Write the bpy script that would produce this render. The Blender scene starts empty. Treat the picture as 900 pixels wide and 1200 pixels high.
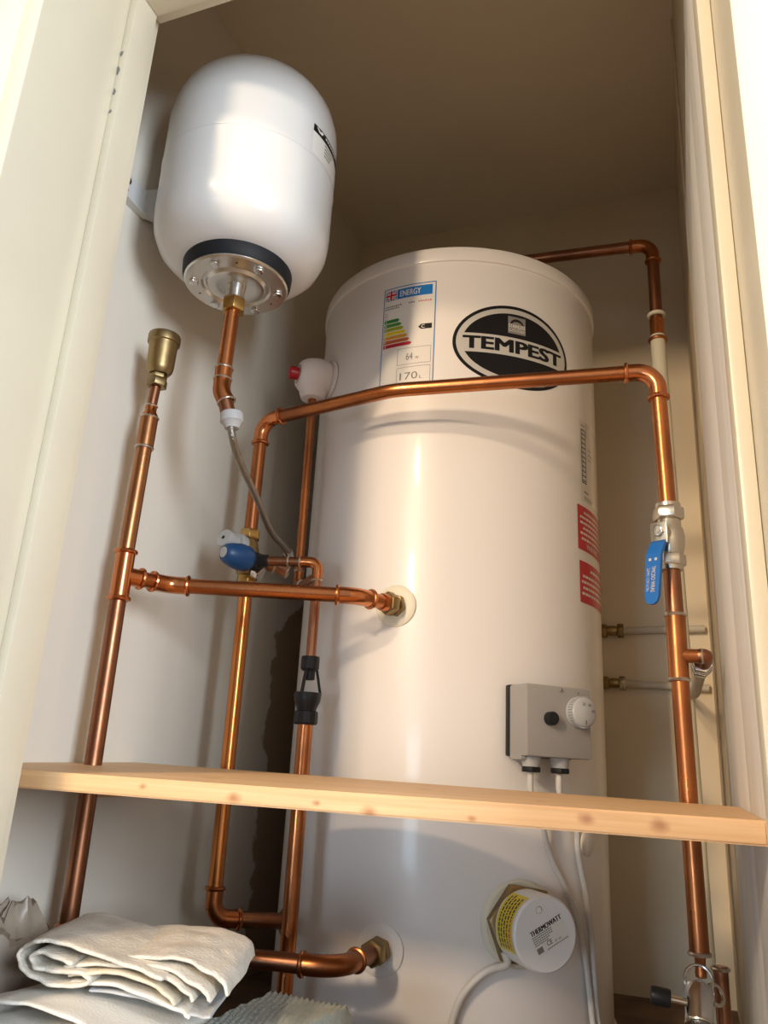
import bpy, bmesh, math, random
from math import sin, cos, pi, radians as R_
from mathutils import Vector as V, Matrix, noise
random.seed(4)
sc = bpy.context.scene
col = sc.collection

# ------------------------------------------------------------------ camera
cam_data = bpy.data.cameras.new('camera')
cam = bpy.data.objects.new('camera', cam_data); col.objects.link(cam)
FPX = 921.9
cam_data.sensor_fit = 'VERTICAL'; cam_data.sensor_height = 36.0
cam_data.lens = FPX / 1200 * 36
cam_data.clip_start = .02
_p, _r, _y = R_(17.84), R_(-3.154), R_(21.13)
fw = V((-sin(_y) * cos(_p), cos(_y) * cos(_p), sin(_p)))
r0 = V((cos(_y), sin(_y), 0)); d0 = -r0.cross(fw)
rt = r0 * cos(_r) + d0 * sin(_r); dn = -r0 * sin(_r) + d0 * cos(_r)
cam.matrix_world = Matrix(((rt.x, -dn.x, -fw.x, 0), (rt.y, -dn.y, -fw.y, 0), (rt.z, -dn.z, -fw.z, .38), (0, 0, 0, 1)))
sc.camera = cam

# ------------------------------------------------------------------ world, lights, exposure
sc.view_settings.view_transform = 'Standard'; sc.view_settings.look = 'None'
sc.view_settings.gamma = 1.0; sc.view_settings.use_curve_mapping = False
sc.view_settings.exposure = 0.0
w = bpy.data.worlds.new('landing_daylight'); sc.world = w; w.use_nodes = True
w.node_tree.nodes['Background'].inputs[0].default_value = (.92, .94, 1.0, 1)
w.node_tree.nodes['Background'].inputs[1].default_value = .52

def area(name, loc, aim, sx, sy, power, colr, shape='RECTANGLE'):
    d = bpy.data.lights.new(name, 'AREA'); d.shape = shape; d.size = sx
    if shape == 'RECTANGLE': d.size_y = sy
    d.energy = power; d.color = colr
    o = bpy.data.objects.new(name, d); col.objects.link(o); o.location = loc
    o.rotation_euler = (V(aim) - V(loc)).to_track_quat('-Z', 'Y').to_euler()
    return o
area('landing_window_light', (1.5, -.75, .88), (-.6, .9, .85), .5, 1.0, 58, (.83, .92, 1.0))
area('landing_wall_lamp', (-1.06, -1.70, 1.33), (-.3, 1.1, .8), .18, .22, 41, (1.0, .77, .52))
area('landing_ceiling_lamp', (-.86, -1.10, 1.74), (-.35, 1.1, .6), .11, .11, 18, (1.0, .74, .48), 'DISK')
area('added_low_cool_fill', (-.72, -1.9, .20), (-.4, 1.1, .05), .5, .7, 1.15, (.64, .83, 1.0)).data.spread = R_(45)  # low cool fill added to brighten below the shelf; no door stands there

# ------------------------------------------------------------------ materials
INKS = ('black_ink', 'black_rubber', 'black_plastic', 'grey_ink')
def mat(name, c, rough=.5, metal=0.0, c2=None, scale=8.0, lo=.4, hi=.65, bump=0.0, bscale=60.0, coat=0.0, alpha=1.0, trans=0.0, rvar=0.0, stretch=None):
    m = bpy.data.materials.new(name); m.use_nodes = True
    nt = m.node_tree; N = nt.nodes; L = nt.links; b = N['Principled BSDF']
    b.inputs['Base Color'].default_value = (*c, 1); b.inputs['Roughness'].default_value = rough
    b.inputs['Metallic'].default_value = metal
    if name in INKS: b.inputs['Specular IOR Level'].default_value = .22
    b.inputs['Coat Weight'].default_value = coat; b.inputs['Coat Roughness'].default_value = .08
    b.inputs['Alpha'].default_value = alpha; b.inputs['Transmission Weight'].default_value = trans
    tc = N.new('ShaderNodeTexCoord'); src = tc.outputs['Object']
    if stretch:
        mp = N.new('ShaderNodeMapping'); mp.inputs['Scale'].default_value = stretch
        L.new(src, mp.inputs[0]); src = mp.outputs[0]
    if c2 is not None or rvar:
        n = N.new('ShaderNodeTexNoise'); n.inputs['Scale'].default_value = scale; n.inputs['Detail'].default_value = 5
        L.new(src, n.inputs['Vector'])
        if c2 is not None:
            r = N.new('ShaderNodeValToRGB'); r.color_ramp.elements[0].position = lo; r.color_ramp.elements[1].position = hi
            r.color_ramp.elements[0].color = (*c, 1); r.color_ramp.elements[1].color = (*c2, 1)
            L.new(n.outputs['Fac'], r.inputs[0]); L.new(r.outputs[0], b.inputs['Base Color'])
        if rvar:
            mr = N.new('ShaderNodeMapRange'); mr.inputs['From Min'].default_value = .3; mr.inputs['From Max'].default_value = .7
            mr.inputs['To Min'].default_value = rough - rvar; mr.inputs['To Max'].default_value = rough + rvar
            L.new(n.outputs['Fac'], mr.inputs['Value']); L.new(mr.outputs[0], b.inputs['Roughness'])
    if bump:
        n2 = N.new('ShaderNodeTexNoise'); n2.inputs['Scale'].default_value = bscale; n2.inputs['Detail'].default_value = 3
        L.new(src, n2.inputs['Vector'])
        bp = N.new('ShaderNodeBump'); bp.inputs['Strength'].default_value = bump; bp.inputs['Distance'].default_value = .002
        L.new(n2.outputs['Fac'], bp.inputs['Height']); L.new(bp.outputs[0], b.inputs['Normal'])
    return m

M = {}
M['wall'] = mat('cream_wall_paint', (.76, .65, .48), .7, c2=(.72, .61, .44), scale=5, bump=.25, bscale=26)
M['ceil'] = mat('ceiling_paint', (.80, .72, .57), .8, c2=(.76, .67, .53), scale=2.5, bump=.2, bscale=20)
M['trim'] = mat('cream_gloss_paint', (.735, .675, .525), .32, bump=.25, bscale=14, c2=(.71, .645, .505), scale=6)
M['board'] = mat('white_board_paint', (.78, .76, .72), .5, c2=(.66, .62, .56), scale=6, lo=.5, hi=.8, bump=.3, bscale=18, stretch=(3, 3, .6))
M['floor'] = mat('dark_floorboard', (.20, .125, .075), .8, c2=(.12, .075, .05), scale=12, bump=.5, bscale=30)
M['enamel'] = mat('white_enamel', (.82, .785, .76), .36, coat=.22, bump=.02, bscale=9)
M['vessel'] = mat('white_vessel_enamel', (.69, .69, .685), .30, coat=.35)
M['whiteplastic'] = mat('white_plastic', (.82, .81, .80), .35)
M['lagging'] = mat('pale_moulded_cover', (.80, .74, .74), .55, bump=.2, bscale=50)
M['copper'] = mat('aged_copper', (.54, .195, .07), .30, 1.0, c2=(.26, .10, .045), scale=9, lo=.40, hi=.70, rvar=.08, bump=.1, bscale=45)
M['copper_bright'] = mat('bright_copper', (.66, .25, .10), .22, 1.0, c2=(.50, .17, .07), scale=11, rvar=.06)
M['copper_dark'] = mat('tarnished_copper', (.36, .16, .085), .36, 1.0, c2=(.24, .105, .06), scale=14, rvar=.08, bump=.1, bscale=40)
M['copper_dull'] = mat('dull_copper', (.44, .21, .095), .34, 1.0, c2=(.30, .14, .07), scale=10, rvar=.08, bump=.1, bscale=45)
M['copper_gold'] = mat('yellowed_copper', (.62, .235, .07), .24, 1.0, c2=(.46, .165, .05), scale=8, rvar=.06, stretch=(1, 1, .35))
M['solder'] = mat('solder', (.62, .57, .50), .38, 1.0, c2=(.40, .33, .27), scale=90, bump=.5, bscale=160)
M['brass'] = mat('aged_brass', (.36, .26, .12), .42, 1.0, c2=(.25, .19, .10), scale=25, bump=.15, bscale=80)
M['brass_bright'] = mat('clean_brass', (.55, .36, .13), .3, 1.0, c2=(.42, .27, .10), scale=25)
M['nickel'] = mat('nickel_plate', (.62, .57, .48), .26, 1.0, bump=.15, bscale=70)
M['steel'] = mat('zinc_steel', (.66, .65, .62), .28, 1.0, bump=.08, bscale=60)
M['chrome'] = mat('chrome', (.68, .67, .66), .16, 1.0)
M['rubber'] = mat('black_rubber', (.012, .013, .016), .55)
M['blackplastic'] = mat('black_plastic', (.016, .016, .018), .38)
M['grey'] = mat('grey_abs', (.335, .32, .305), .42, bump=.05, bscale=200)
M['palegrey'] = mat('pale_grey_plastic', (.46, .46, .46), .42)
M['blue'] = mat('blue_vinyl', (.015, .155, .52), .28)
M['capblue'] = mat('blue_cap_plastic', (.007, .062, .19), .4)
M['red'] = mat('red_plastic', (.42, .012, .02), .35)
M['cable'] = mat('grey_white_cable', (.62, .60, .57), .4)
M['creampvc'] = mat('cream_painted_pipe', (.66, .62, .47), .5)
M['wallpipe'] = mat('wall_painted_pipe', (.56, .50, .40), .55)
M['hose'] = mat('braided_steel', (.30, .28, .25), .38, 1.0, bump=.7, bscale=420)
M['washer'] = mat('yellowed_nylon', (.80, .75, .60), .45)
M['ink'] = mat('black_ink', (.012, .012, .014), .3)
M['softink'] = mat('grey_ink', (.22, .21, .20), .4)
M['paper'] = mat('label_white', (.80, .78, .74), .3)
M['clear'] = mat('label_film', (.80, .77, .73), .18)
M['silverink'] = mat('silver_print', (.62, .61, .58), .35, .25)
M['labelblue'] = mat('label_blue', (.01, .18, .56), .3)
M['labelred'] = mat('label_red', (.55, .012, .035), .3)
M['labelyellow'] = mat('label_yellow', (.80, .62, .01), .35)
M['pinkink'] = mat('red_small_print', (.65, .16, .15), .4)
for i, c in enumerate([(.02, .22, .04), (.06, .27, .03), (.35, .40, .02), (.78, .58, .01), (.68, .32, .02), (.55, .12, .03), (.50, .015, .03)]):
    M['arrow%d' % i] = mat('band_ink', c, .3)
M['linen'] = mat('beige_linen', (.76, .71, .62), .92, c2=(.64, .60, .53), scale=32, bump=.8, bscale=300)
M['linen_yellow'] = mat('cream_linen', (.72, .64, .48), .9, c2=(.66, .60, .48), scale=14, bump=.5, bscale=420)
M['linen_white'] = mat('white_linen', (.74, .72, .67), .9, c2=(.68, .66, .62), scale=14, bump=.45, bscale=380)
M['grey_linen'] = mat('grey_white_cloth', (.50, .51, .53), .85, bump=.4, bscale=200)
M['knit'] = mat('pale_green_knit', (.46, .50, .46), .9, c2=(.40, .44, .41), scale=60, bump=.5, bscale=300)
M['bag'] = mat('dusty_polythene', (.27, .215, .16), .35, alpha=.92, c2=(.38, .32, .26), scale=10, bump=.4, bscale=40)
M['clearbag'] = mat('grey_polythene', (.50, .51, .53), .28, alpha=.9, bump=.5, bscale=60)

def pine():
    m = bpy.data.materials.new('knotty_pine'); m.use_nodes = True
    nt = m.node_tree; N = nt.nodes; L = nt.links; b = N['Principled BSDF']
    tc = N.new('ShaderNodeTexCoord'); mp = N.new('ShaderNodeMapping'); mp.inputs['Scale'].default_value = (1.6, 30, 60)
    L.new(tc.outputs['Object'], mp.inputs[0])
    n = N.new('ShaderNodeTexNoise'); n.inputs['Scale'].default_value = 3; n.inputs['Detail'].default_value = 6; n.inputs['Distortion'].default_value = .6
    L.new(mp.outputs[0], n.inputs['Vector'])
    r = N.new('ShaderNodeValToRGB'); e = r.color_ramp.elements
    e[0].position = .3; e[0].color = (.77, .51, .27, 1); e[1].position = .72; e[1].color = (.62, .36, .17, 1)
    L.new(n.outputs['Fac'], r.inputs[0])
    KN = [(-.484, .66, .349, .007), (-.385, .66, .345, .009), (-.302, .66, .346, .005), (-.253, .66, .342, .010), (-.165, .66, .343, .005), (-.075, .66, .349, .008), (-.022, .66, .348, .011),
          (-.25, .80, .36, .012), (-.46, .74, .36, .011), (-.12, .72, .36, .009), (-.33, .90, .36, .014), (-.60, .76, .36, .010)]
    prev = None
    nz = N.new('ShaderNodeTexNoise'); nz.inputs['Scale'].default_value = 60; L.new(tc.outputs['Object'], nz.inputs['Vector'])
    for kx, ky, kz, kr_ in KN:
        sb = N.new('ShaderNodeVectorMath'); sb.operation = 'SUBTRACT'; sb.inputs[1].default_value = (kx, ky, kz); L.new(tc.outputs['Object'], sb.inputs[0])
        sl = N.new('ShaderNodeVectorMath'); sl.operation = 'MULTIPLY'; sl.inputs[1].default_value = (.65 / kr_, .9 / kr_ if ky > .67 else .3 / kr_, 1 / kr_); L.new(sb.outputs[0], sl.inputs[0])
        le = N.new('ShaderNodeVectorMath'); le.operation = 'LENGTH'; L.new(sl.outputs[0], le.inputs[0])
        if prev is None: prev = le.outputs['Value']
        else:
            mi = N.new('ShaderNodeMath'); mi.operation = 'MINIMUM'; L.new(prev, mi.inputs[0]); L.new(le.outputs['Value'], mi.inputs[1]); prev = mi.outputs[0]
    ad = N.new('ShaderNodeMath'); ad.operation = 'ADD'; L.new(prev, ad.inputs[0])
    nm = N.new('ShaderNodeMath'); nm.operation = 'MULTIPLY'; nm.inputs[1].default_value = .7; L.new(nz.outputs['Fac'], nm.inputs[0]); L.new(nm.outputs[0], ad.inputs[1])
    kr = N.new('ShaderNodeValToRGB'); k = kr.color_ramp.elements
    k[0].position = .45; k[0].color = (1, 1, 1, 1); k[1].position = 1.0; k[1].color = (0, 0, 0, 1)
    L.new(ad.outputs[0], kr.inputs[0])
    mx = N.new('ShaderNodeMix'); mx.data_type = 'RGBA'
    ml = N.new('ShaderNodeMath'); ml.operation = 'MULTIPLY'; ml.inputs[1].default_value = .75
    L.new(kr.outputs[0], ml.inputs[0]); L.new(ml.outputs[0], mx.inputs[0])
    L.new(r.outputs[0], mx.inputs[6]); mx.inputs[7].default_value = (.33, .12, .04, 1)
    L.new(mx.outputs[2], b.inputs['Base Color']); b.inputs['Roughness'].default_value = .5
    bp = N.new('ShaderNodeBump'); bp.inputs['Strength'].default_value = .12; bp.inputs['Distance'].default_value = .002
    L.new(n.outputs['Fac'], bp.inputs['Height']); L.new(bp.outputs[0], b.inputs['Normal'])
    return m
M['pine'] = pine()

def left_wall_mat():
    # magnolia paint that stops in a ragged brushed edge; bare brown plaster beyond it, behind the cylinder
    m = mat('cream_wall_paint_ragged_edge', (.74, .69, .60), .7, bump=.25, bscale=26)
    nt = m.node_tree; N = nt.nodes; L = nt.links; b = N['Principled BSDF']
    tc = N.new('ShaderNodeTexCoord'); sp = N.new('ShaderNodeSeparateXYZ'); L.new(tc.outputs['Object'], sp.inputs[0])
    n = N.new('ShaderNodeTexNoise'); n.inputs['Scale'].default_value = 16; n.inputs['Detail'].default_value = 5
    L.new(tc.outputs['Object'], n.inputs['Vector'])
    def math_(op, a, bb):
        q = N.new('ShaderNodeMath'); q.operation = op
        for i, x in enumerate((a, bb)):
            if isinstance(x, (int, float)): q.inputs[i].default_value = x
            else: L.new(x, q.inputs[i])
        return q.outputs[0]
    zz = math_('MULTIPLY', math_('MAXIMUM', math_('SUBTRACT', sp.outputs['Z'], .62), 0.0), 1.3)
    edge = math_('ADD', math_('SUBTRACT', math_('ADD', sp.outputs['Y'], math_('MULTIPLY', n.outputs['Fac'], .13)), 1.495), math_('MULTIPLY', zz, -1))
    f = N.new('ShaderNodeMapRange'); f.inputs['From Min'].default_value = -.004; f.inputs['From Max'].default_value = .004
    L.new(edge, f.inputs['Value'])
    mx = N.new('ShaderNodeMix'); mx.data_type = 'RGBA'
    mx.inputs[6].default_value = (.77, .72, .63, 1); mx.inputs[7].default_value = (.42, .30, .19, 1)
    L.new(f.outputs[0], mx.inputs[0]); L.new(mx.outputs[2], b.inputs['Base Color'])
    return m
M['leftwall'] = left_wall_mat()

# ------------------------------------------------------------------ mesh helpers
class MB:
    def __init__(s): s.v = []; s.f = []; s.mi = []; s.cur = 0
    def add(s, vs, fs):
        o = len(s.v); s.v += [V(x) for x in vs]; s.f += [tuple(i + o for i in f) for f in fs]; s.mi += [s.cur] * len(fs)
        return s
    def box(s, a, b):
        x0, y0, z0 = a; x1, y1, z1 = b
        return s.add([(x0, y0, z0), (x1, y0, z0), (x1, y1, z0), (x0, y1, z0), (x0, y0, z1), (x1, y0, z1), (x1, y1, z1), (x0, y1, z1)],
                     [(0, 3, 2, 1), (4, 5, 6, 7), (0, 1, 5, 4), (1, 2, 6, 5), (2, 3, 7, 6), (3, 0, 4, 7)])
    def obox(s, c, ax, hs):
        c = V(c); X, Y, Z = [V(a).normalized() for a in ax]
        vs = [c + X * (i * hs[0]) + Y * (j * hs[1]) + Z * (k * hs[2]) for k in (-1, 1) for j in (-1, 1) for i in (-1, 1)]
        return s.add(vs, [(0, 2, 3, 1), (4, 5, 7, 6), (0, 1, 5, 4), (1, 3, 7, 5), (3, 2, 6, 7), (2, 0, 4, 6)])
    def lathe(s, prof, o, ax=(0, 0, 1), n=32, cap=True, rot=0.0):
        """prof = [(radius, distance along the axis)]"""
        o = V(o); A = V(ax).normalized(); X = A.orthogonal().normalized(); Y = A.cross(X)
        vs, fs = [], []
        for r, h in prof:
            for i in range(n):
                a = 2 * pi * i / n + rot
                vs.append(o + A * h + (X * cos(a) + Y * sin(a)) * r)
        for k in range(len(prof) - 1):
            for i in range(n):
                j = (i + 1) % n; fs.append((k * n + i, k * n + j, (k + 1) * n + j, (k + 1) * n + i))
        if cap:
            fs.append(tuple(range(n - 1, -1, -1))); fs.append(tuple((len(prof) - 1) * n + i for i in range(n)))
        return s.add(vs, fs)
    def tube(s, pts, r, n=16, cap=True):
        pts = [V(p) for p in pts]; k = len(pts); rr = r if isinstance(r, (list, tuple)) else [r] * k
        tg = [(pts[min(i + 1, k - 1)] - pts[max(i - 1, 0)]).normalized() for i in range(k)]
        X = tg[0].orthogonal().normalized(); vs, fs = [], []
        for i in range(k):
            X = (X - tg[i] * X.dot(tg[i])).normalized(); Y = tg[i].cross(X)
            for q in range(n):
                a = 2 * pi * q / n; vs.append(pts[i] + (X * cos(a) + Y * sin(a)) * rr[i])
        for i in range(k - 1):
            for q in range(n):
                j = (q + 1) % n; fs.append((i * n + q, i * n + j, (i + 1) * n + j, (i + 1) * n + q))
        if cap:
            fs.append(tuple(range(n - 1, -1, -1))); fs.append(tuple((k - 1) * n + i for i in range(n)))
        return s.add(vs, fs)
    def torus(s, c, ax, R, r, n=28, m=8):
        c = V(c); A = V(ax).normalized(); X = A.orthogonal().normalized(); Y = A.cross(X); vs, fs = [], []
        for i in range(n):
            a = 2 * pi * i / n; D = X * cos(a) + Y * sin(a)
            for q in range(m):
                b = 2 * pi * q / m; vs.append(c + D * (R + r * cos(b)) + A * (r * sin(b)))
        for i in range(n):
            for q in range(m):
                fs.append((i * m + q, ((i + 1) % n) * m + q, ((i + 1) % n) * m + (q + 1) % m, i * m + (q + 1) % m))
        return s.add(vs, fs)
    def build(s, name, mats, parent=None, bevel=0.0, smooth=True, angle=38):
        me = bpy.data.meshes.new(name)
        off = parent_world(parent) if parent is not None else V((0, 0, 0))
        me.from_pydata([tuple(v - off) for v in s.v], [], s.f)
        for m_ in (mats if isinstance(mats, (list, tuple)) else [mats]): me.materials.append(m_)
        me.polygons.foreach_set('material_index', s.mi)
        bm = bmesh.new(); bm.from_mesh(me); bmesh.ops.recalc_face_normals(bm, faces=bm.faces)
        if bevel:
            es = [e for e in bm.edges if len(e.link_faces) == 2 and e.calc_face_angle(0) > .6]
            bmesh.ops.bevel(bm, geom=es, offset=bevel, segments=2, profile=.6, affect='EDGES')
        bm.to_mesh(me); bm.free()
        if smooth:
            me.polygons.foreach_set('use_smooth', [True] * len(me.polygons)); me.set_sharp_from_angle(angle=R_(angle))
        me.update()
        o = bpy.data.objects.new(name, me); col.objects.link(o)
        if parent is not None: o.parent = parent
        return o

def parent_world(p):
    v = V((0, 0, 0))
    while p is not None: v = v + p.location; p = p.parent
    return v
def tag(o, label=None, cat=None, group=None, kind=None):
    if label: o['label'] = label
    if cat: o['category'] = cat
    if group: o['group'] = group
    if kind: o['kind'] = kind
    return o
def thing(name, loc, label, cat, group=None):
    o = bpy.data.objects.new(name, None); col.objects.link(o); o.location = loc; o.empty_display_size = .02
    return tag(o, label, cat, group)
def struct(name, mb, m, label, bevel=0.0, parent=None):
    o = mb.build(name, m, parent, bevel)
    if parent is None: tag(o, label, None, None, 'structure')
    return o
def arc_pts(P, a, b, rad, n=8):
    """fillet of the corner P between directions to a and b"""
    P, a, b = V(P), V(a), V(b); u = (a - P).normalized(); v = (b - P).normalized()
    ang = u.angle(v); t = rad / math.tan(ang / 2)
    c = P + (u + v).normalized() * (rad / sin(ang / 2)); s = P + u * t; e = P + v * t
    out = []
    va, vb = s - c, e - c; th = va.angle(vb); axis = va.cross(vb).normalized()
    for i in range(n + 1): out.append(c + Matrix.Rotation(th * i / n, 3, axis) @ va)
    return out
def smooth_path(pts, n=8):
    pts = [V(p) for p in pts]; out = []
    for i in range(len(pts) - 1):
        p0 = pts[max(i - 1, 0)]; p1 = pts[i]; p2 = pts[i + 1]; p3 = pts[min(i + 2, len(pts) - 1)]
        for k in range(n):
            t = k / n
            out.append(.5 * ((2 * p1) + (p2 - p0) * t + (2 * p0 - 5 * p1 + 4 * p2 - p3) * t * t + (3 * p1 - p0 - 3 * p2 + p3) * t ** 3))
    out.append(pts[-1]); return out

def elbow(parent, P, a, b, r, m, rad=None, beads=True, socket=.016, solder=False, name='elbow'):
    """a capillary or press elbow: arc with two sockets; returns its two ends"""
    rad = rad or r * 2.2
    arc = arc_pts(P, a, b, rad, 10)
    u = (V(a) - V(P)).normalized(); v = (V(b) - V(P)).normalized()
    e1 = arc[0] + u * socket; e2 = arc[-1] + v * socket
    ro = r * 1.13
    mb = MB(); mb.tube([e1, arc[0] + u * .001] + arc[1:-1] + [arc[-1] + v * .001, e2], ro, 20)
    if beads:
        for c_, d_ in ((e1, u), (e2, v)):
            mb.torus(c_ - d_ * .003, d_, ro, r * .28, 26, 8)
    el = mb.build(name, m, parent)
    if solder:
        for c_, d_ in ((e1, u), (e2, v)):
            q = MB(); q.torus(c_, d_, r * 1.05, r * .22, 22, 6); q.build('solder_joint', M['solder'], el)
    return e1, e2

def run(parent, pts, kinds, r, m, me=None, rads=None, n=18):
    """a pipe run: straight or hand-bent tubes between fittings. kinds[i] belongs to inner corner i: 'e' press elbow, 's' soldered elbow, 'b' bend in the tube"""
    me = me or m; pts = [V(p) for p in pts]
    cur = [pts[0]]
    for i, k in enumerate(kinds):
        P, a, b = pts[i + 1], pts[i], pts[i + 2]; rad = (rads[i] if rads else None)
        if k == 'b': cur += arc_pts(P, a, b, rad or .05, 8)
        else:
            e1, e2 = elbow(parent, P, a, b, r, me, rad, beads=(k == 'e'), solder=(k == 's'))
            cur.append(e1 - (a - P).normalized() * .006)
            MB().tube(cur, r, n).build('tube', m, parent); cur = [e2 - (b - P).normalized() * .006]
    cur.append(pts[-1]); MB().tube(cur, r, n).build('tube', m, parent)

def hexnut(o, ax, r, h, m, name, parent, rot=0.0):
    mb = MB(); k = r / cos(pi / 6)
    mb.lathe([(k * .93, 0), (k, h * .12), (k, h * .88), (k * .93, h)], o, ax, 6, rot=rot)
    return mb.build(name, m, parent, bevel=.0006)

# printing: flat shapes laid on a surface, one mesh per sticker
_font_cache = {}
def text_shape(body, bold=0.0):
    k = (body, bold)
    if k in _font_cache: return _font_cache[k]
    cu = bpy.data.curves.new('lettering', 'FONT'); cu.body = body; cu.size = 1; cu.resolution_u = 3; cu.offset = bold
    o = bpy.data.objects.new('lettering', cu); col.objects.link(o)
    dg = bpy.context.evaluated_depsgraph_get(); me = bpy.data.meshes.new_from_object(o.evaluated_get(dg))
    vs = [(v.co.x, v.co.y) for v in me.vertices]; fs = [tuple(p.vertices) for p in me.polygons]
    bpy.data.objects.remove(o); bpy.data.curves.remove(cu); bpy.data.meshes.remove(me)
    x0 = min(v[0] for v in vs); x1 = max(v[0] for v in vs); y0 = min(v[1] for v in vs); y1 = max(v[1] for v in vs)
    _font_cache[k] = ([((x - x0) / (x1 - x0), (y - y0) / (y1 - y0)) for x, y in vs], fs)
    return _font_cache[k]

class Decal:
    def __init__(s, fn, step=.005): s.fn = fn; s.mb = MB(); s.mats = []; s.step = step
    def _m(s, m):
        if m not in s.mats: s.mats.append(m)
        s.mb.cur = s.mats.index(m)
    def rect(s, u0, v0, u1, v1, m, l=0):
        s._m(m); n = max(1, int(abs(u1 - u0) / s.step)); vs, fs = [], []
        for i in range(n + 1):
            u = u0 + (u1 - u0) * i / n; vs += [s.fn(u, v0, l), s.fn(u, v1, l)]
        for i in range(n): fs.append((2 * i, 2 * i + 2, 2 * i + 3, 2 * i + 1))
        s.mb.add(vs, fs); return s
    def frame(s, u0, v0, u1, v1, t, m, l=0):
        s.rect(u0, v0, u1, v0 + t, m, l); s.rect(u0, v1 - t, u1, v1, m, l)
        s.rect(u0, v0 + t, u0 + t, v1 - t, m, l); s.rect(u1 - t, v0 + t, u1, v1 - t, m, l); return s
    def poly(s, pts, m, l=0):
        s._m(m); s.mb.add([s.fn(u, v, l) for u, v in pts], [tuple(range(len(pts)))]); return s
    def band_ellipse(s, cu, cv, a, b, m, l=0, v_lo=None, v_hi=None):
        """filled ellipse cut into columns, optionally only between two heights"""
        s._m(m); n = 56; vs, fs = [], []
        for i in range(n + 1):
            x = -cos(pi * i / n) ; h = math.sqrt(max(0, 1 - x * x)) * b
            lo, hi = cv - h, cv + h
            if v_lo is not None: lo = max(lo, v_lo); hi = max(hi, lo)
            if v_hi is not None: hi = min(hi, v_hi); lo = min(lo, hi)
            vs += [s.fn(cu + x * a, lo, l), s.fn(cu + x * a, hi, l)]
        for i in range(n): fs.append((2 * i, 2 * i + 2, 2 * i + 3, 2 * i + 1))
        s.mb.add(vs, fs); return s
    def text(s, body, u0, v0, u1, v1, m, l=2, bold=0.0, turn=0):
        if bold:
            e = bold * .9 * abs((v1 - v0) if not turn else (u1 - u0))
            for k in (-1, 1):
                if turn: s.text(body, u0, v0 + e * k, u1, v1 + e * k, m, l + .05 * k, 0, turn)
                else: s.text(body, u0 + e * k, v0, u1 + e * k, v1, m, l + .05 * k, 0, turn)
        s._m(m); vs, fs = text_shape(body); out = []
        for x, y in vs:
            if turn == 1: x, y = 1 - y, x          # reads upward
            elif turn == -1: x, y = y, 1 - x       # reads downward
            out.append(s.fn(u0 + (u1 - u0) * x, v0 + (v1 - v0) * y, l))
        s.mb.add(out, fs); return s
    def build(s, name, parent, label=None):
        o = s.mb.build(name, s.mats, parent, smooth=False)
        if label: o['label'] = label
        return o

def on_cyl(cx, cy, R, t0, z0, base=.0004, lay=.00022):
    def fn(u, v, l):
        t = R_(t0) + u / R; r = R + base + lay * l
        return V((cx + r * sin(t), cy - r * cos(t), z0 + v))
    return fn
def on_plane(o, U, W, base=.0003, lay=.0002):
    o, U, W = V(o), V(U).normalized(), V(W).normalized(); Nn = U.cross(W)
    return lambda u, v, l: o + U * u + W * v + Nn * (base + lay * l)

# ------------------------------------------------------------------ the cupboard
XL, XR, YB, ZC, YF = -.776, .0565, 1.72, 1.765, .64
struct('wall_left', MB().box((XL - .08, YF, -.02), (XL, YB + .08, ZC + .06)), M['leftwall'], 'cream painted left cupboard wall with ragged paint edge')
struct('wall_back', MB().box((XL, YB, -.02), (XR, YB + .08, ZC + .06)), M['wall'], 'cream back wall of the cupboard')
struct('wall_right', MB().box((XR, YF, -.02), (XR + .08, YB + .08, ZC + .06)), M['wall'], 'cream right cupboard wall')
struct('ceiling', MB().box((XL, YF, ZC), (XR, YB, ZC + .06)), M['ceil'], 'shadowed cupboard ceiling')
struct('floor', MB().box((XL, .48, -.05), (XR, YB, 0)), M['floor'], 'dark floorboards under the cylinder')
# wall round the door opening, in one piece with the opening cut out
fwl = MB()
for a, b in (((-1.7, .48, -.62), (-.637, YF, 1.9)), ((.084, .48, -.62), (1.0, YF, 1.9)), ((-.637, .48, 1.343), (.084, YF, 1.9)), ((-.637, .48, -.62), (.084, YF, -.05))): fwl.box(a, b)
struct('wall_front', fwl, M['wall'], 'landing wall round the cupboard doorway')
struct('floor_landing', MB().box((-1.7, -2.9, -.68), (2.2, .48, -.62)), M['floor'], 'landing floor in front of the cupboard')
# door lining, stops and architrave
lin = MB(); lin.box((-.637, .465, -.05), (-.612, YF, 1.343)); lin.box((.059, .465, -.05), (.084, YF, 1.343)); lin.box((-.612, .465, 1.318), (.059, YF, 1.343))
struct('trim_1', lin, M['trim'], 'cream gloss door lining', .0025)
st = MB(); st.box((-.612, .583, -.05), (-.600, .622, 1.318)); struct('trim_2', st, M['trim'], 'cream gloss left door stop with scuffed edge', .003)
st = MB(); st.box((.047, .583, -.05), (.059, .622, 1.318)); struct('trim_3', st, M['trim'], 'cream gloss right door stop', .003)
st = MB(); st.box((-.600, .583, 1.306), (.047, .622, 1.318)); struct('trim_4', st, M['trim'], 'cream gloss head door stop', .003)
def architrave(x0, x1, n, label):
    # moulded section: bead, cove and flat, swept up the jamb
    s = 1 if x1 > x0 else -1; wd = abs(x1 - x0)
    prof = [(0, .48), (0, .470), (.004, .4665), (.012, .4665), (.016, .470), (.022, .469), (.036, .462), (.050, .459), (.056, .459), (.062, .463), (wd, .463), (wd, .48)]
    mb = MB(); k = len(prof); vs = []
    for z in (-.62, 1.40): vs += [(x0 + s * a, y, z) for a, y in prof]
    mb.add(vs, [(i, (i + 1) % k, k + (i + 1) % k, k + i) for i in range(k)] + [tuple(range(k)), tuple(range(2 * k - 1, k - 1, -1))])
    struct(n, mb, M['trim'], label)
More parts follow.
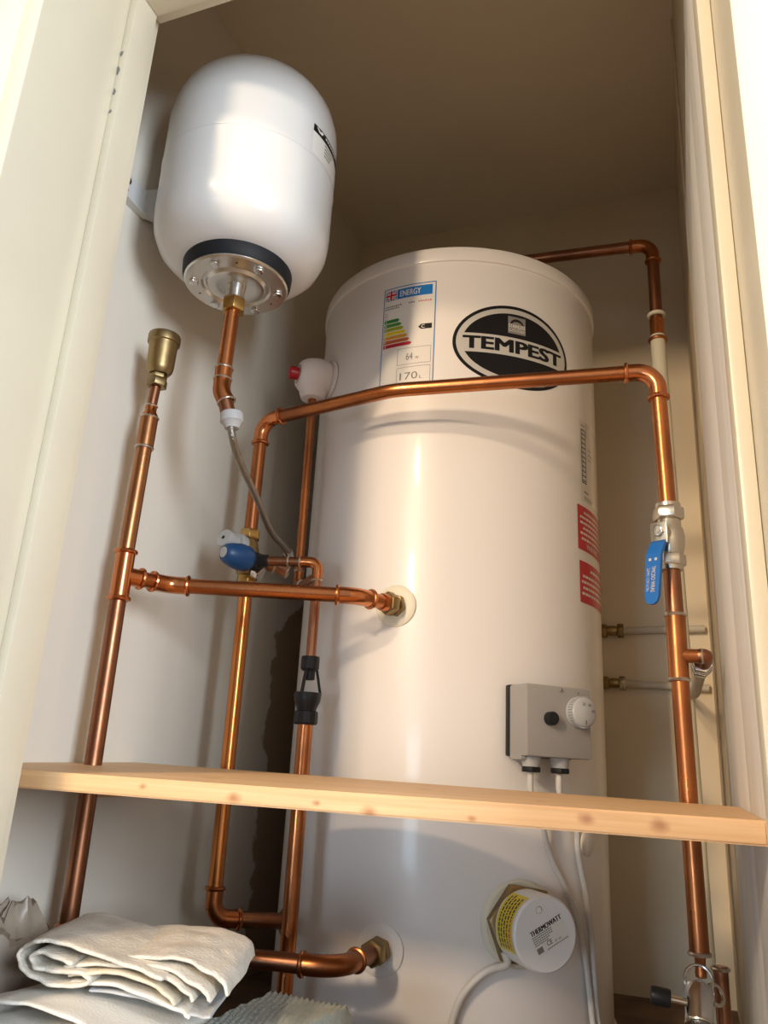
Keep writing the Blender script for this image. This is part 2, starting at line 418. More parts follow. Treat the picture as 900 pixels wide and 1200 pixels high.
architrave(-.618, -.695, 'trim_5', 'moulded cream architrave left of the doorway')
architrave(.065, .142, 'trim_6', 'moulded cream architrave right of the doorway')
# scuffs in the left stop: small chips of dark wood, proud by a hair
for k, (z, h, dx) in enumerate(((1.205, .011, -.0085), (1.178, .016, -.0095), (1.145, .010, -.0075), (1.115, .005, -.008))):
    chip = MB(); pts = [(-.606 + dx * .3 + .0022 * cos(a) * (1 + .4 * sin(3 * a + k)), .5829, z + h / 2 * sin(a) * (1 + .3 * cos(2 * a + k))) for a in [i * pi / 5 for i in range(10)]]
    chip.add(pts + [(x, .5832, zz) for x, y, zz in pts], [tuple(range(10)), tuple(range(19, 9, -1))] + [(i, (i + 1) % 10, 10 + (i + 1) % 10, 10 + i) for i in range(10)])
    o = chip.build('paint_chip', M['softink'], bpy.data.objects['trim_2'])
# boards and battens on the right wall
struct('trim_7', MB().box((XR - .0055, .655, 0), (XR, .838, 1.30)), M['board'], 'white painted board on the right wall nearest the doorway', .002)
struct('trim_8', MB().box((XR - .0045, .846, 0), (XR, 1.215, 1.30)), M['board'], 'white painted board on the right wall behind the first', .002)
struct('trim_9', MB().box((XR - .004, 1.235, 0), (XR, 1.262, ZC)), M['wall'], 'narrow cream batten on the right wall', .002)
# wall batten under the shelf, screw and shelf
bt = MB(); bt.box((XL, .935, .318), (XL + .02, .988, .3385)); struct('trim_10', bt, M['pine'], 'short pine block on the left wall under the shelf end', .0015)

# ------------------------------------------------------------------ shelf (front edge level, back left corner a little cupped)
def shelf():
    def zt(x, y): return .3567 + .0085 * min(1, max(0, -x / .76)) * (y - .66) / .37
    th = .0172
    outline = [(XL + .001, .66), (.0506, .66), (.0506, 1.03), (-.686, 1.03), (-.688, .985), (-.681, .93), (-.689, .842), (-.745, .838), (-.748, 1.03), (XL + .001, 1.03)]
    # columns of quads so that the long faces can cup and carry grain
    bm = bmesh.new(); k = len(outline)
    lo = [bm.verts.new((x, y, zt(x, y) - th)) for x, y in outline]; hi = [bm.verts.new((x, y, zt(x, y))) for x, y in outline]
    bm.faces.new(hi); bm.faces.new(list(reversed(lo)))
    for i in range(k): bm.faces.new((lo[i], lo[(i + 1) % k], hi[(i + 1) % k], hi[i]))
    bmesh.ops.triangulate(bm, faces=[f for f in bm.faces if len(f.verts) > 4])
    es = [e for e in bm.edges if len(e.link_faces) == 2 and e.calc_face_angle(0) > 1 and abs(e.verts[0].co.y - .66) < 1e-4 and abs(e.verts[1].co.y - .66) < 1e-4]
    bmesh.ops.bevel(bm, geom=es, offset=.0015, segments=2, affect='EDGES')
    me = bpy.data.meshes.new('shelf'); bm.to_mesh(me); bm.free(); me.materials.append(M['pine'])
    o = bpy.data.objects.new('shelf', me); col.objects.link(o)
    tag(o, 'narrow knotty pine shelf board crossing in front of the cylinder, notched at the left', 'shelf')
shelf()

# ------------------------------------------------------------------ hot water cylinder
CX, CY, CR = -.40, 1.405, .2725
def cyl(t, r, z, u=0.0):
    t = R_(t); return V((CX + r * sin(t) + u * cos(t), CY - r * cos(t) + u * sin(t), z))
def conform(mb):
    for v in mb.v:
        d = V((v.x - CX, v.y - CY)); 
        if d.length < CR + .0010: d = d.normalized() * (CR + .0010); v.x = CX + d.x; v.y = CY + d.y
    return mb
def cdir(t): t = R_(t); return V((sin(t), -cos(t), 0))
def cside(t): t = R_(t); return V((cos(t), sin(t), 0))
tank = thing('water_cylinder', (CX, CY, 0), 'tall white unvented hot water cylinder standing at the back of the cupboard', 'cylinder')
MB().lathe([(.262, .012), (CR, .012), (CR, 1.233)], (CX, CY, 0), n=128).build('body', M['enamel'], tank)
MB().lathe([(.268, .0), (.276, .002), (.2765, .020), (CR + .0005, .0215)], (CX, CY, 0), n=96).build('base_rim', M['enamel'], tank)
MB().lathe([(CR - .002, 1.2315), (.2755, 1.2335), (.2765, 1.236), (.2760, 1.256), (.2735, 1.2615), (.268, 1.264), (.20, 1.268), (.06, 1.271), (0.001, 1.271)], (CX, CY, 0), n=128).build('lid', M['enamel'], tank)['label'] = 'white domed lid with a turned down rim'
# energy rating label
el = Decal(on_cyl(CX, CY, CR, -2.7, 1.10))
W2 = .0495; T = .094; B = -.118
el.rect(-W2, B, W2, T, M['clear'], 0); el.frame(-W2, B, W2, T, .0016, M['labelblue'], 1)
el.rect(-.0225, .0685, .043, .0885, M['labelblue'], 1); el.text('ENERGY', -.017, .0725, .022, .0845, M['paper'], 2, .025)
f0, f1, g0, g1 = -.0455, -.0235, .0685, .0885
el.rect(f0, g0, f1, g1, M['labelblue'], 1)
fm, gm = (f0 + f1) / 2, (g0 + g1) / 2
for (a, b, c, d, wd, mm, l) in ((f0, g0, f1, g1, .0022, 'paper', 2), (f0, g1, f1, g0, .0022, 'paper', 2), (f0, g0, f1, g1, .0008, 'labelred', 3), (f0, g1, f1, g0, .0008, 'labelred', 3)):
    sgn = 1 if d > b else -1
    el.poly([(a, b + sgn * wd), (a, b), (a + wd * 1.2, b), (c, d - sgn * wd), (c, d), (c - wd * 1.2, d)], M[mm], l)
el.rect(f0, gm - .0034, f1, gm + .0034, M['paper'], 4); el.rect(fm - .0034, g0, fm + .0034, g1, M['paper'], 4)
el.rect(f0, gm - .002, f1, gm + .002, M['labelred'], 5); el.rect(fm - .002, g0, fm + .002, g1, M['labelred'], 5)
for (a, b, c, m_) in ((-.046, .055, -.010, 'softink'), (-.046, .0505, -.013, 'softink'), (.000, .0555, .014, 'softink'), (.018, .0555, .045, 'pinkink')):
    for q in range(int((c - a) / .0042)):
        el.rect(a + q * .0042, b, a + q * .0042 + .0030, b + .0024 + .0006 * (q % 2), M[m_], 1)
el.frame(-.0462, .031, -.0405, .044, .0007, M['softink'], 1); el.rect(-.0450, .0375, -.0417, .0384, M['softink'], 1)
for i, L_ in enumerate('ABCDEFG'):
    v1 = .0295 - i * .0083; v0 = v1 - .0066; u1 = -.0195 + i * .0041
    el.rect(-.046, v0, u1, v1, M['arrow%d' % i], 1); el.poly([(u1, v0), (u1 + .004, (v0 + v1) / 2), (u1, v1)], M['arrow%d' % i], 1)
    el.text(L_, -.0440, v0 + .0014, -.0405, v1 - .0014, M['paper'], 2, .02)
el.rect(.025, .0005, .044, .0105, M['ink'], 1); el.poly([(.0195, .0055), (.025, .0005), (.025, .0105)], M['ink'], 1); el.text('C', .0255, .0022, .0312, .0088, M['paper'], 2, .02)
for v1, txt, x0, x1 in ((-.033, '64', .000, .012), (-.070, '170', -.010, .022)):
    el.frame(-.0165, v1 - .032, .044, v1, .0007, M['softink'], 1)
    el.text(txt, x0, v1 - .024, x1, v1 - .0105, M['softink'], 2)
el.text('W', .0165, -.0565, .023, -.0515, M['softink'], 2, .01); el.text('L', .0255, -.094, .030, -.0885, M['softink'], 2, .01)
el.build('energy_label', tank, 'white energy rating sticker with coloured bars and a flag')
# maker's oval
ov = Decal(on_cyl(CX, CY, CR, 37.8, 1.0735))
A_, B_ = .1125, .0785
ov.band_ellipse(0, 0, A_, B_, M['ink'], 0); ov.band_ellipse(0, 0, A_ - .006, B_ - .006, M['silverink'], 1)
ov.band_ellipse(0, 0, A_ - .0165, B_ - .0155, M['ink'], 2, v_lo=.0165); ov.band_ellipse(0, 0, A_ - .0165, B_ - .0155, M['ink'], 2, v_hi=-.0195)
for k, dz in enumerate((-.0006, .0002, .0010)):
    ov.text('TEMPEST', -.0935, -.0128 + dz, .0935, .0106 + dz, M['ink'], 3 + .2 * k, .09)
    ov.text('TEMPEST', -.0935, -.0128 + dz, .0935, .0106 + dz, M['ink'], 3.1 + .2 * k, .06)
ov.rect(-.0165, .0245, .0165, .0575, M['softink'], 3)
ov.poly([(.0125 * cos(a), .0425 + .011 * sin(a)) for a in [pi * i / 10 for i in range(11)]], M['ink'], 4)
ov.poly([(.0095 * cos(a), .0425 + .0055 * sin(a)) for a in [pi * i / 10 for i in range(11)]], M['softink'], 5)
ov.text('STAINLESS', -.0155, .0355, .0155, .0425, M['paper'], 5, .02); ov.rect(-.0155, .0285, .0155, .034, M['silverink'], 4); ov.text('PRODUCTS', -.0145, .0293, .0145, .0333, M['ink'], 5, .02)
ov.build('maker_badge', tank, 'black and silver oval sticker lettered TEMPEST')
# warning stickers round the right hand side
for nm, t0, z0, h in (('upper', 66.4, .742, .079), ('lower', 67, .652, .071)):
    rd = Decal(on_cyl(CX, CY, CR, t0, z0)); rd.rect(0, 0, .135, h, M['labelred'], 0)
    rows = ((.86, .022), (.74, .008), (.62, .008), (.50, .018), (.38, .008), (.26, .012)) if nm == 'upper' else ((.82, .04), (.64, .01), (.50, .006), (.36, .01), (.22, .006))
    for q, s0 in rows:
        u = s0
        while u < .125:
            L_ = .004 + .007 * random.random(); rd.rect(u, h * q - .0022, u + L_, h * q + .0022, M['paper'], 1); u += L_ + .002
    if nm == 'upper': rd.text('WARNING', .03, h * .06, .09, h * .18, M['paper'], 1, .02)
    rd.build('warning_label', tank, 'red warning sticker with white print')
bw = Decal(on_cyl(CX, CY, CR, 69.5, .835)); bw.rect(0, -.004, .13, .150, M['clear'], 0)
bw.frame(.004, .03, .022, .132, .0022, M['ink'], 1)
for q in range(11): bw.rect(.004, .034 + q * .0088, .022, .0360 + q * .0088, M['ink'], 1)
bw.rect(.0095, .03, .0103, .132, M['ink'], 1)
for a, b, c, d in ((.010, .013, .03, .016), (.010, .004, .05, .006), (.010, .0, .045, .0015), (.004, .138, .02, .1405), (.026, .12, .028, .15), (.032, .10, .05, .102), (.032, .09, .06, .092), (.032, .08, .05, .082)): bw.rect(a, b, c, d, M['softink'], 1)
bw.build('data_label', tank, 'white technical data sticker with a black table')
MB().lathe([(.0185, -.004), (.0185, .0005), (.016, .0025), (.0, .003)], cyl(67.6, CR, .285), cdir(67.6), 32).build('blanking_plug', M['enamel'], tank)
# rings where pipes enter
for t, z, rr in ((-2, .616, .033), (-1.8, .141, .034)):
    MB().lathe([(rr, -.004), (rr, .0012), (rr * .93, .0028), (rr * .6, .0026)], cyl(t, CR, z), cdir(t), 40).build('washer', M['washer'] if z > .3 else M['whiteplastic'], tank)
    hexnut(cyl(t, CR - .002, z), cdir(t), .0155, .014, M['brass'], 'boss', tank)

# ------------------------------------------------------------------ things fixed to the cylinder
# thermostat box
TB = 45; nB, uB, zB = cdir(TB), cside(TB), V((0, 0, 1))
box = thing('thermostat_box', cyl(TB, CR, .402), 'grey thermostat control box with a round dial on the cylinder front', 'control box')
def bpt(u, r, z): return cyl(TB, r, z, u)
MB().obox(bpt(0, .2790, .4525), (uB, nB, zB), (.0555, .0062, .0505)).build('gasket', M['blackplastic'], box, .003)
MB().obox(bpt(0, .3065, .4525), (uB, nB, zB), (.0555, .0225, .0495)).build('cover', M['grey'], box, .0035)
MB().obox(bpt(-.044, .2990, .4025), (uB, nB, zB), (.011, .0145, .0045)).build('corner_lug', M['grey'], box, .0015)
for u, z in ((-.0475, .4045), (.002, .4995)):
    MB().lathe([(.0030, 0), (.0030, .002), (.0018, .003)], bpt(u, .3285 if z > .45 else .313, z - .003 * (z > .45)), nB, 14).build('screw', M['chrome'], box)
MB().lathe([(.0095, 0), (.0095, .010), (.0085, .0115), (.0, .012)], bpt(-.018, .329, .4555), nB, 26).build('reset_button', M['blackplastic'], box)
dl = MB(); nd = 72; prof = []
dl.lathe([(.0225, 0), (.0225, .004)], bpt(.0335, .329, .4675), nB, 40)
dl.lathe([(.0205, .004), (.0205, .012), (.0195, .0135), (.0165, .0150), (.0, .0165)], bpt(.0335, .329, .4675), nB, 40)
dial = dl.build('dial', M['palegrey'], box)
kn = MB()
for i in range(36):
    a = 2 * pi * i / 36; c_ = bpt(.0335 + .0212 * cos(a), .329 + .008, .4675 + .0212 * sin(a)); rd_ = uB * cos(a) + zB * sin(a)
    kn.obox(c_, (rd_, nB, rd_.cross(nB)), (.0011, .004, .0010))
kn.build('grip_ridges', M['palegrey'], dial)
dk = Decal(on_plane(bpt(.0335, .3455, .4675), uB, zB)); dk.rect(-.0006, -.017, .0006, -.011, M['ink']); dk.text('20', -.006, .009, -.001, .013, M['ink']); dk.text('40', .004, .008, .009, .012, M['ink']); dk.text('60', .010, .000, .015, .004, M['ink']); dk.build('dial_numbers', dial)
d2 = Decal(on_plane(bpt(.0335, .3291, .4675), uB, zB)); d2.rect(-.0005, .0255, .0005, .0285, M['ink']); d2.build('pointer_mark', box)
gl_pts = []
for u in (-.034, .0155):
    p = bpt(u, .3065, .4035)
    g = MB().lathe([(.0135, 0), (.0135, -.004), (.0125, -.010), (.0115, -.0145)], p, zB, 26).build('cable_gland', M['palegrey'], box)
    hexnut(p + V((0, 0, -.0215)), zB, .0125, .0075, M['blackplastic'], 'gland_nut', g); gl_pts.append(p + V((0, 0, -.021)))
# cables from the box down the front of the cylinder
def drape(tz, r=CR + .0075): return [cyl(t, rr if rr else r, z) for t, z, rr in tz]
c1 = smooth_path([gl_pts[0] + V((0, 0, .012)), gl_pts[0] + V((0, 0, -.03))] + drape([(43, .32, .296), (48.5, .27, None), (54.5, .225, None), (60.5, .172, None), (63.5, .11, None), (64.5, .05, .284), (66, .007, .290)]), 8)
c2_ = smooth_path([gl_pts[1] + V((0, 0, .012)), gl_pts[1] + V((0, 0, -.03))] + drape([(56.5, .32, .292), (60, .275, None), (63.5, .215, None), (66, .16, None), (66.7, .11, None), (67.2, .05, .284), (69, .007, .30)]), 8)
tag(MB().tube(c1, .0042, 12).build('power_cable', M['cable']), 'pale grey cable from the left gland of the control box', 'cable')
tag(MB().tube(c2_, .0044, 12).build('power_cable', M['cable']), 'pale grey cable from the right gland of the control box', 'cable')
# immersion heater
TI, ZI = 39, .184; nI = cdir(TI); uI = cside(TI)
im = thing('immersion_heater', cyl(TI, CR, ZI - .05), 'round white immersion heater cap with yellow warning label low on the cylinder', 'heater')
conform(MB().lathe([(.0555, -.012), (.0555, .002), (.053, .005), (.043, .005), (.043, -.012)], cyl(TI, CR, ZI), nI, 48, False)).build('gasket', M['washer'], im)
hexnut(cyl(TI, CR + .0045, ZI), nI, .0472, .0135, M['brass'], 'hex_boss', im, rot=.25)
cap = MB().lathe([(.046, .010), (.0465, .055), (.0458, .0675), (.0435, .070), (0.001, .0702)], cyl(TI, CR, ZI), nI, 64).build('cap', M['whiteplastic'], im)
MB().lathe([(.0045, .0700), (.0045, .0705), (.003, .0695), (0.001, .0695)], cyl(TI, CR, ZI + .0285, -.010), nI, 18).build('cap_screw', M['chrome'], cap)
def on_cap_side(u, v, l):      # u round the cap, v outwards from the tank
    a = u / .0465; rr = .0469 + .0002 * l
    return cyl(TI, CR + v, ZI + rr * cos(a), rr * sin(a))
yl = Decal(on_cap_side, .004); yl.rect(-.098, .022, -.022, .064, M['labelyellow'], 0)
for q in range(5):
    u = -.094
    while u < -.030:
        L_ = .002 + .004 * random.random(); yl.rect(u, .028 + q * .0072, u + L_, .0315 + q * .0072, M['ink'] if q != 4 or u > -.06 else M['labelred'], 1); u += L_ + .0012
yl.build('caution_label', im, 'yellow caution sticker with small black print')
ct = math.radians(27)
Uc = uI * cos(ct) + V((0, 0, 1)) * sin(ct); Wc = -uI * sin(ct) + V((0, 0, 1)) * cos(ct)
lb = Decal(on_plane(cyl(TI, CR + .0702, ZI - .0005, .005), Uc, Wc)); lb.rect(-.0265, -.017, .0265, .0165, M['paper'], 0)
lb.text('THERMOWATT', -.0245, .0090, .0245, .0152, M['ink'], 1, .07)
for v, a, b in ((.0065, -.0245, .006), (.0040, -.0245, .006), (.0015, -.0245, .004), (-.001, -.0245, -.002), (-.0035, -.0245, -.004), (-.0145, -.010, .024)):
    u = a
    while u < b: lb.rect(u, v, u + .0024, v + .0013, M['softink'], 1); u += .0031
lb.text('CE', -.008, -.0105, .000, -.0045, M['ink'], 1, .01); lb.rect(-.0245, -.0135, -.0155, -.0065, M['softink'], 1); lb.text('IP X4', .004, -.0115, .014, -.0085, M['softink'], 1)
lb.build('rating_label', im, 'white rating sticker lettered THERMOWATT')
icb = smooth_path([cyl(TI, CR + .020, ZI - .030, -.034), cyl(33, CR + .022, ZI - .045), cyl(28, CR + .017, .130), cyl(22.5, CR + .012, .104), cyl(19.5, CR + .0085, .07), cyl(18.5, CR + .0105, .03), cyl(18, CR + .014, .007)], 8)
tag(MB().tube(icb, .0052, 12).build('power_cable', M['cable']), 'thick pale cable curving down from the immersion heater', 'cable')
# temperature and pressure relief valve
TP, ZP = -46, 1.068; nP = cdir(TP)
tp = thing('relief_valve', cyl(TP, CR, ZP - .05), 'bulbous white covered relief valve with red cap on the upper left of the cylinder', 'valve')
conform(MB().lathe([(.041, -.008), (.041, .0015), (.037, .004), (.03, .004)], cyl(TP, CR, ZP), nP, 40, False)).build('gasket', M['enamel'], tp)
bd = MB()
prof = [(.030, .002), (.0345, .006), (.0372, .014), (.0378, .024), (.0365, .036), (.0335, .047), (.0285, .056), (.0235, .061), (.0185, .062)]
bd.lathe(prof, cyl(TP, CR, ZP), nP, 40)
bd.lathe([(.030, 0), (.0285, -.016), (.0245, -.030), (.0215, -.0385), (.018, -.0395)], cyl(TP, CR + .030, ZP - .006), (0, 0, 1), 32)
conform(bd).build('cover', M['lagging'], tp)
MB().lathe([(.0185, .0615), (.0165, .0625), (.0165, .056)], cyl(TP, CR, ZP), nP, 30).build('dark_collar', M['blackplastic'], tp)
MB().lathe([(.0120, .056), (.0125, .0745), (.0118, .078), (.0095, .0795), (0.001, .08)], cyl(TP, CR, ZP), nP, 12).build('cap', M['red'], tp)['label'] = 'red plastic twist cap'

# ------------------------------------------------------------------ expansion vessel on the left wall
VX, VY, VR = -.594, .870, .1325
ves = thing('expansion_vessel', (VX, VY, 1.05), 'white cylindrical expansion vessel with domed ends hung high on the left wall', 'vessel')
MB().lathe([(.060, 1.074), (.082, 1.0765), (.105, 1.086), (.121, 1.102), (.1295, 1.121), (VR - .0006, 1.140), (VR, 1.150), (VR, 1.2265), (VR + .0008, 1.2285), (VR + .0008, 1.2310), (VR - .0005, 1.233), (VR, 1.235), (VR, 1.318), (.1305, 1.338), (.124, 1.361), (.112, 1.381), (.092, 1.3985), (.062, 1.411), (.03, 1.4165), (.001, 1.418)], (VX, VY, 0), n=96).build('body', M['vessel'], ves)
MB().lathe([(.079, 1.0795), (.0815, 1.0765), (.0805, 1.062), (.0775, 1.0565), (.06, 1.0565)], (VX, VY, 0), n=72).build('gasket_ring', M['rubber'], ves)
pl = MB().lathe([(.0765, 1.0575), (.0772, 1.0535), (.0750, 1.0515), (.052, 1.0515), (.049, 1.0545), (.0455, 1.0545), (.0415, 1.0500), (.036, 1.0490), (.028, 1.0505), (.0145, 1.0515), (.0135, 1.0465), (.0125, 1.030)], (VX, VY, 0), n=64).build('flange', M['steel'], ves)
for k in range(6):
    a = 2 * pi * k / 6 + .55; c_ = V((VX + .0625 * cos(a), VY + .0625 * sin(a), 1.0515))
    hexnut(c_ + V((0, 0, -.0045)), (0, 0, 1), .0066, .0052, M['chrome'], 'bolt', pl, rot=k * .4)
for k in range(3):
    a = 2 * pi * k / 3 + 1.07; MB().lathe([(.0016, 0), (.0016, -.0004)], (VX + .0625 * cos(a), VY + .0625 * sin(a), 1.0515), n=10).build('punch_hole', M['ink'], pl)
vl = Decal(on_cyl(VX, VY, VR, 73, 1.236)); vl.rect(0, 0, .11, .052, M['paper'], 0); vl.rect(0, .039, .11, .052, M['ink'], 1)
vl.poly([(.006, .0502), (.012, .0438), (.020, .0438), (.024, .0502)], M['paper'], 2)
for q in range(4): vl.rect(.030, .033 - q * .006, .06 - q * .004, .0355 - q * .006, M['softink'], 1)
for q in range(7): vl.rect(.030 + q * .006, .0455, .0345 + q * .006, .0485, M['paper'], 2)
vl.build('vessel_label', ves, 'white and black maker sticker')
# bracket: strap plate from the wall, with keyhole slots
BZ0, BZ1 = 1.198, 1.248
path = [(XL, .745), (XL, .842), (-.755, .872), (-.7285, .880), (-.7285, .905)]
vs, fs = [], []
for k, (x, y) in enumerate(path):
    zt_ = BZ1 + (.022 if k > 1 else 0)
    for dx in (.0004, .0036): vs += [(x + dx, y - (.002 if k in (2, 3) else 0), BZ0), (x + dx, y - (.002 if k in (2, 3) else 0), zt_)]
for k in range(4):
    a, b = k * 4, k * 4 + 4
    fs += [(a, b, b + 1, a + 1), (a + 2, a + 3, b + 3, b + 2), (a, a + 2, b + 2, b), (a + 1, b + 1, b + 3, a + 3)]
fs += [(0, 1, 3, 2), (16, 18, 19, 17)]
brk = MB().add(vs, fs).build('bracket', M['vessel'], ves, angle=25)
MB().add([(XL + .0036, .748, BZ0), (XL + .0036, .850, BZ0), (XL + .0150, .850, BZ0 - .001), (XL + .0150, .748, BZ0 - .001), (XL + .0036, .748, BZ0 + .002), (XL + .0036, .850, BZ0 + .002), (XL + .0150, .850, BZ0 + .001), (XL + .0150, .748, BZ0 + .001)], [(0, 1, 2, 3), (7, 6, 5, 4), (0, 4, 5, 1), (1, 5, 6, 2), (2, 6, 7, 3), (3, 7, 4, 0)]).build('lip', M['vessel'], brk)
for y, z, rr in ((.803, 1.2365, .0065), (.801, 1.2190, .0052)):
    MB().lathe([(rr, -.001), (rr, .0012), (rr * .6, .0026)], (XL + .0036, y, z), (1, 0, 0), 16).build('bracket_screw', M['brass'] if z > 1.23 else M['ink'], brk)

# pipe from the vessel
PVX, PVY = -.597, .870
pv = thing('vessel_pipe', (PVX, PVY, .86), 'short copper pipe hanging from the expansion vessel, elbowed at its foot', 'pipe')
hexnut((PVX + .003, PVY, 1.0085), (0, 0, 1), .0155, .021, M['brass_bright'], 'union_nut', pv, rot=.3)
MB().tube([(PVX + .002, PVY, 1.012), (PVX, PVY, .905)], .011, 18).build('tube', M['copper'], pv)
for z, q in ((.9155, 1), (.898, 0)):
    MB().torus((PVX, PVY, z), (0, 0, 1), .0122, .0019, 24, 7).build('solder_joint', M['solder'], pv)
el_ = smooth_path([(PVX, PVY, .916), (PVX, PVY, .894), (PVX + .003, PVY - .002, .876), (PVX + .010, PVY + .002, .862)], 6)
MB().tube(el_, .0126, 18).build('elbow', M['copper'], pv)
MB().torus(el_[-1], (.4, .1, -.9), .0122, .0018, 24, 7).build('solder_joint', M['solder'], pv)
MB().tube([(PVX + .007, PVY, .868), (PVX + .016, PVY + .006, .836)], .0108, 18).build('tube', M['copper_dark'], pv)
# braided hose
hs = thing('braided_hose', (-.58, .877, .70), 'thin braided steel hose sagging from vessel pipe to the valve group', 'hose')
hp = smooth_path([(-.580, .877, .838), (-.576, .880, .812), (-.583, .915, .790), (-.590, .985, .758), (-.600, 1.055, .727), (-.603, 1.112, .714), (-.604, 1.134, .706)], 10)
MB().tube(hp, .0055, 14).build('braid', M['hose'], hs)
MB().lathe([(.0150, 0), (.0165, .003), (.0165, .014), (.0135, .016), (.010, .024)], (-.5795, .8775, .846), (.10, .06, -1), 30).build('nut', M['palegrey'], hs)['label'] = 'pale grey plastic hose nut'
MB().lathe([(.0092, 0), (.0092, .018)], hp[-1] + V((-.001, -.006, .005)), (-.1, .55, -.45), 20).build('ferrule', M['chrome'], hs)
# ------------------------------------------------------------------ left riser with air vent
PX, PY = -.717, .866
ri = thing('copper_riser', (PX, PY, .13), 'leftmost tall copper riser pipe beside the left wall, standing under the brass air vent', 'pipe')
rr = .0113
MB().tube([(PX + .004, PY, .805), (PX, PY, .60)], rr, 20).build('tube', M['copper_dull'], ri)
MB().tube([(PX, PY, .60), (PX + .003, PY, .150)], rr, 20).build('tube', M['copper_dark'], ri)
tee = MB(); tee.tube([(PX + .001, PY, .578), (PX + .001, PY, .644)], rr * 1.17, 22)
for z in (.578, .644): tee.torus((PX + .001, PY, z), (0, 0, 1), rr * 1.17, .0033, 26, 8)
td = V((.030, .060, 0)).normalized()
tee.tube([V((PX, PY, .611)), V((PX, PY, .611)) + td * .030], rr * 1.12, 20); tee.torus(V((PX, PY, .611)) + td * .028, td, rr * 1.15, .003, 26, 8)
tee.build('tee', M['copper_bright'], ri)
MB().tube([(PX + .004, PY, .799), (PX + .005, PY, .8475)], rr * 1.14, 22).build('reducer', M['copper_dull'], ri)
MB().torus((PX + .004, PY, .8), (0, 0, 1), rr * 1.06, .0022, 24, 7).build('solder_joint', M['solder'], ri)
MB().lathe([(rr * 1.14, 0), (rr * 1.0, .005), (.0085, .010), (.0085, .018), (.0076, .019)], (PX + .005, PY, .8475), n=22).build('reducer_neck', M['copper'], ri)
for z, q in ((.8475, rr * 1.1), (.8665, .0080)): MB().torus((PX + .005, PY, z), (0, 0, 1), q, .0018, 22, 6).build('solder_joint', M['solder'], ri)
MB().tube([(PX + .005, PY, .862), (PX + .0075, PY, .897)], .0076, 18).build('tail', M['copper_dark'], ri)
elbow(ri, (PX + .003, PY, .138), (PX + .003, PY, .4), (-.57, 1.0, .138), rr, M['copper'])
av = thing('air_vent', (PX + .0085, PY, .897), 'dull brass bottle air vent on top of the left copper riser', 'air vent')
hexnut((PX + .0085, PY, .8975), (.05, 0, 1), .0135, .013, M['brass'], 'hex_nut', av, rot=.2)
hexnut((PX + .009, PY, .911), (.05, 0, 1), .0115, .007, M['brass'], 'hex_neck', av)
MB().lathe([(.0145, .918), (.0185, .9235), (.0200, .929), (.0212, .966), (.0216, .968), (.0238, .9695), (.0242, .972), (.0242, .9805), (.0234, .983), (.0, .9835)], (PX + .010, PY, 0), n=40).build('body', M['brass'], av)

# upper branch from the riser to the cylinder
ub = thing('copper_branch', (-.60, .98, .60), 'copper branch pipe with ringed joints from the left riser into the cylinder above the shelf', 'pipe')
a0 = V((PX, PY, .611)) + td * .026; a1 = V((-.688, .935, .612)); a2 = V((-.44, 1.047, .614)); a3 = V((-.4095, 1.1185, .6155))
k1 = a1 + V((0.0, 0.0, 0.0))
run(ub, [a0, k1, a2, a3], ['e', 'e'], rr * .98, M['copper'], M['copper_bright'], rads=[.034, .040])
MB().lathe([(.0128, -.004), (.0138, 0), (.0138, .010), (.0128, .016)], a3 - (a3 - a2).normalized() * .022, a3 - a2, 24).build('ferrule', M['copper_bright'], ub)
hexnut(a3 - (a3 - a2).normalized() * .0155, a3 - a2, .0158, .0155, M['brass'], 'union_nut', ub, rot=.3)
# lower return
lr = thing('copper_return', (-.56, 1.0, .12), 'low copper pipe curving from behind the folded linen into the cylinder base', 'pipe')
b0 = V((-.675, .908, .138)); b1 = V((-.585, .992, .139)); b2_ = V((-.418, 1.012, .140)); b3 = V((-.4085, 1.1185, .141))
run(lr, [b0, b1, b2_, b3], ['b', 'e'], rr, M['copper_dark'], M['copper'], rads=[.08, .042])
hexnut(b3 - (b3 - b2_).normalized() * .0165, b3 - b2_, .0155, .0165, M['brass'], 'union_nut', lr, rot=.2)

# ------------------------------------------------------------------ middle riser, valve group and cross pipe
QX, QY = -.665, 1.105
cp = thing('copper_cross_pipe', (-.33, 1.06, .93), 'long copper pipe crossing in front of the cylinder over the oval badge', 'pipe')
run(cp, [(QX, QY, .7440), (QX, QY, .945), (-.402, 1.052, .9455), (-.009, 1.088, .945), (-.005, 1.090, .7425)], ['e', 'b', 'e'], .0112, M['copper'], M['copper_bright'], rads=[.030, .16, .030])
mr = thing('copper_feed_riser', (QX, QY, .13), 'bright copper riser pipe below the blue capped valve, second from the left', 'pipe')
QZ = .157
qe = V((-.580, 1.186, .150))
e1, e2 = elbow(mr, (QX + .006, QY, QZ), (QX + .006, QY, .5), qe, .0112, M['copper'], rad=.024, socket=.02)
MB().tube([(QX + .003, QY, .6495), (QX + .006, QY, .19)], .0112, 20).build('tube', M['copper_gold'], mr)
MB().tube([e2, qe], .0112, 18).build('tube', M['copper_dark'], mr)
hexnut(qe - (qe - e2).normalized() * .008, (qe - e2), .0155, .014, M['brass'], 'union_nut', mr)

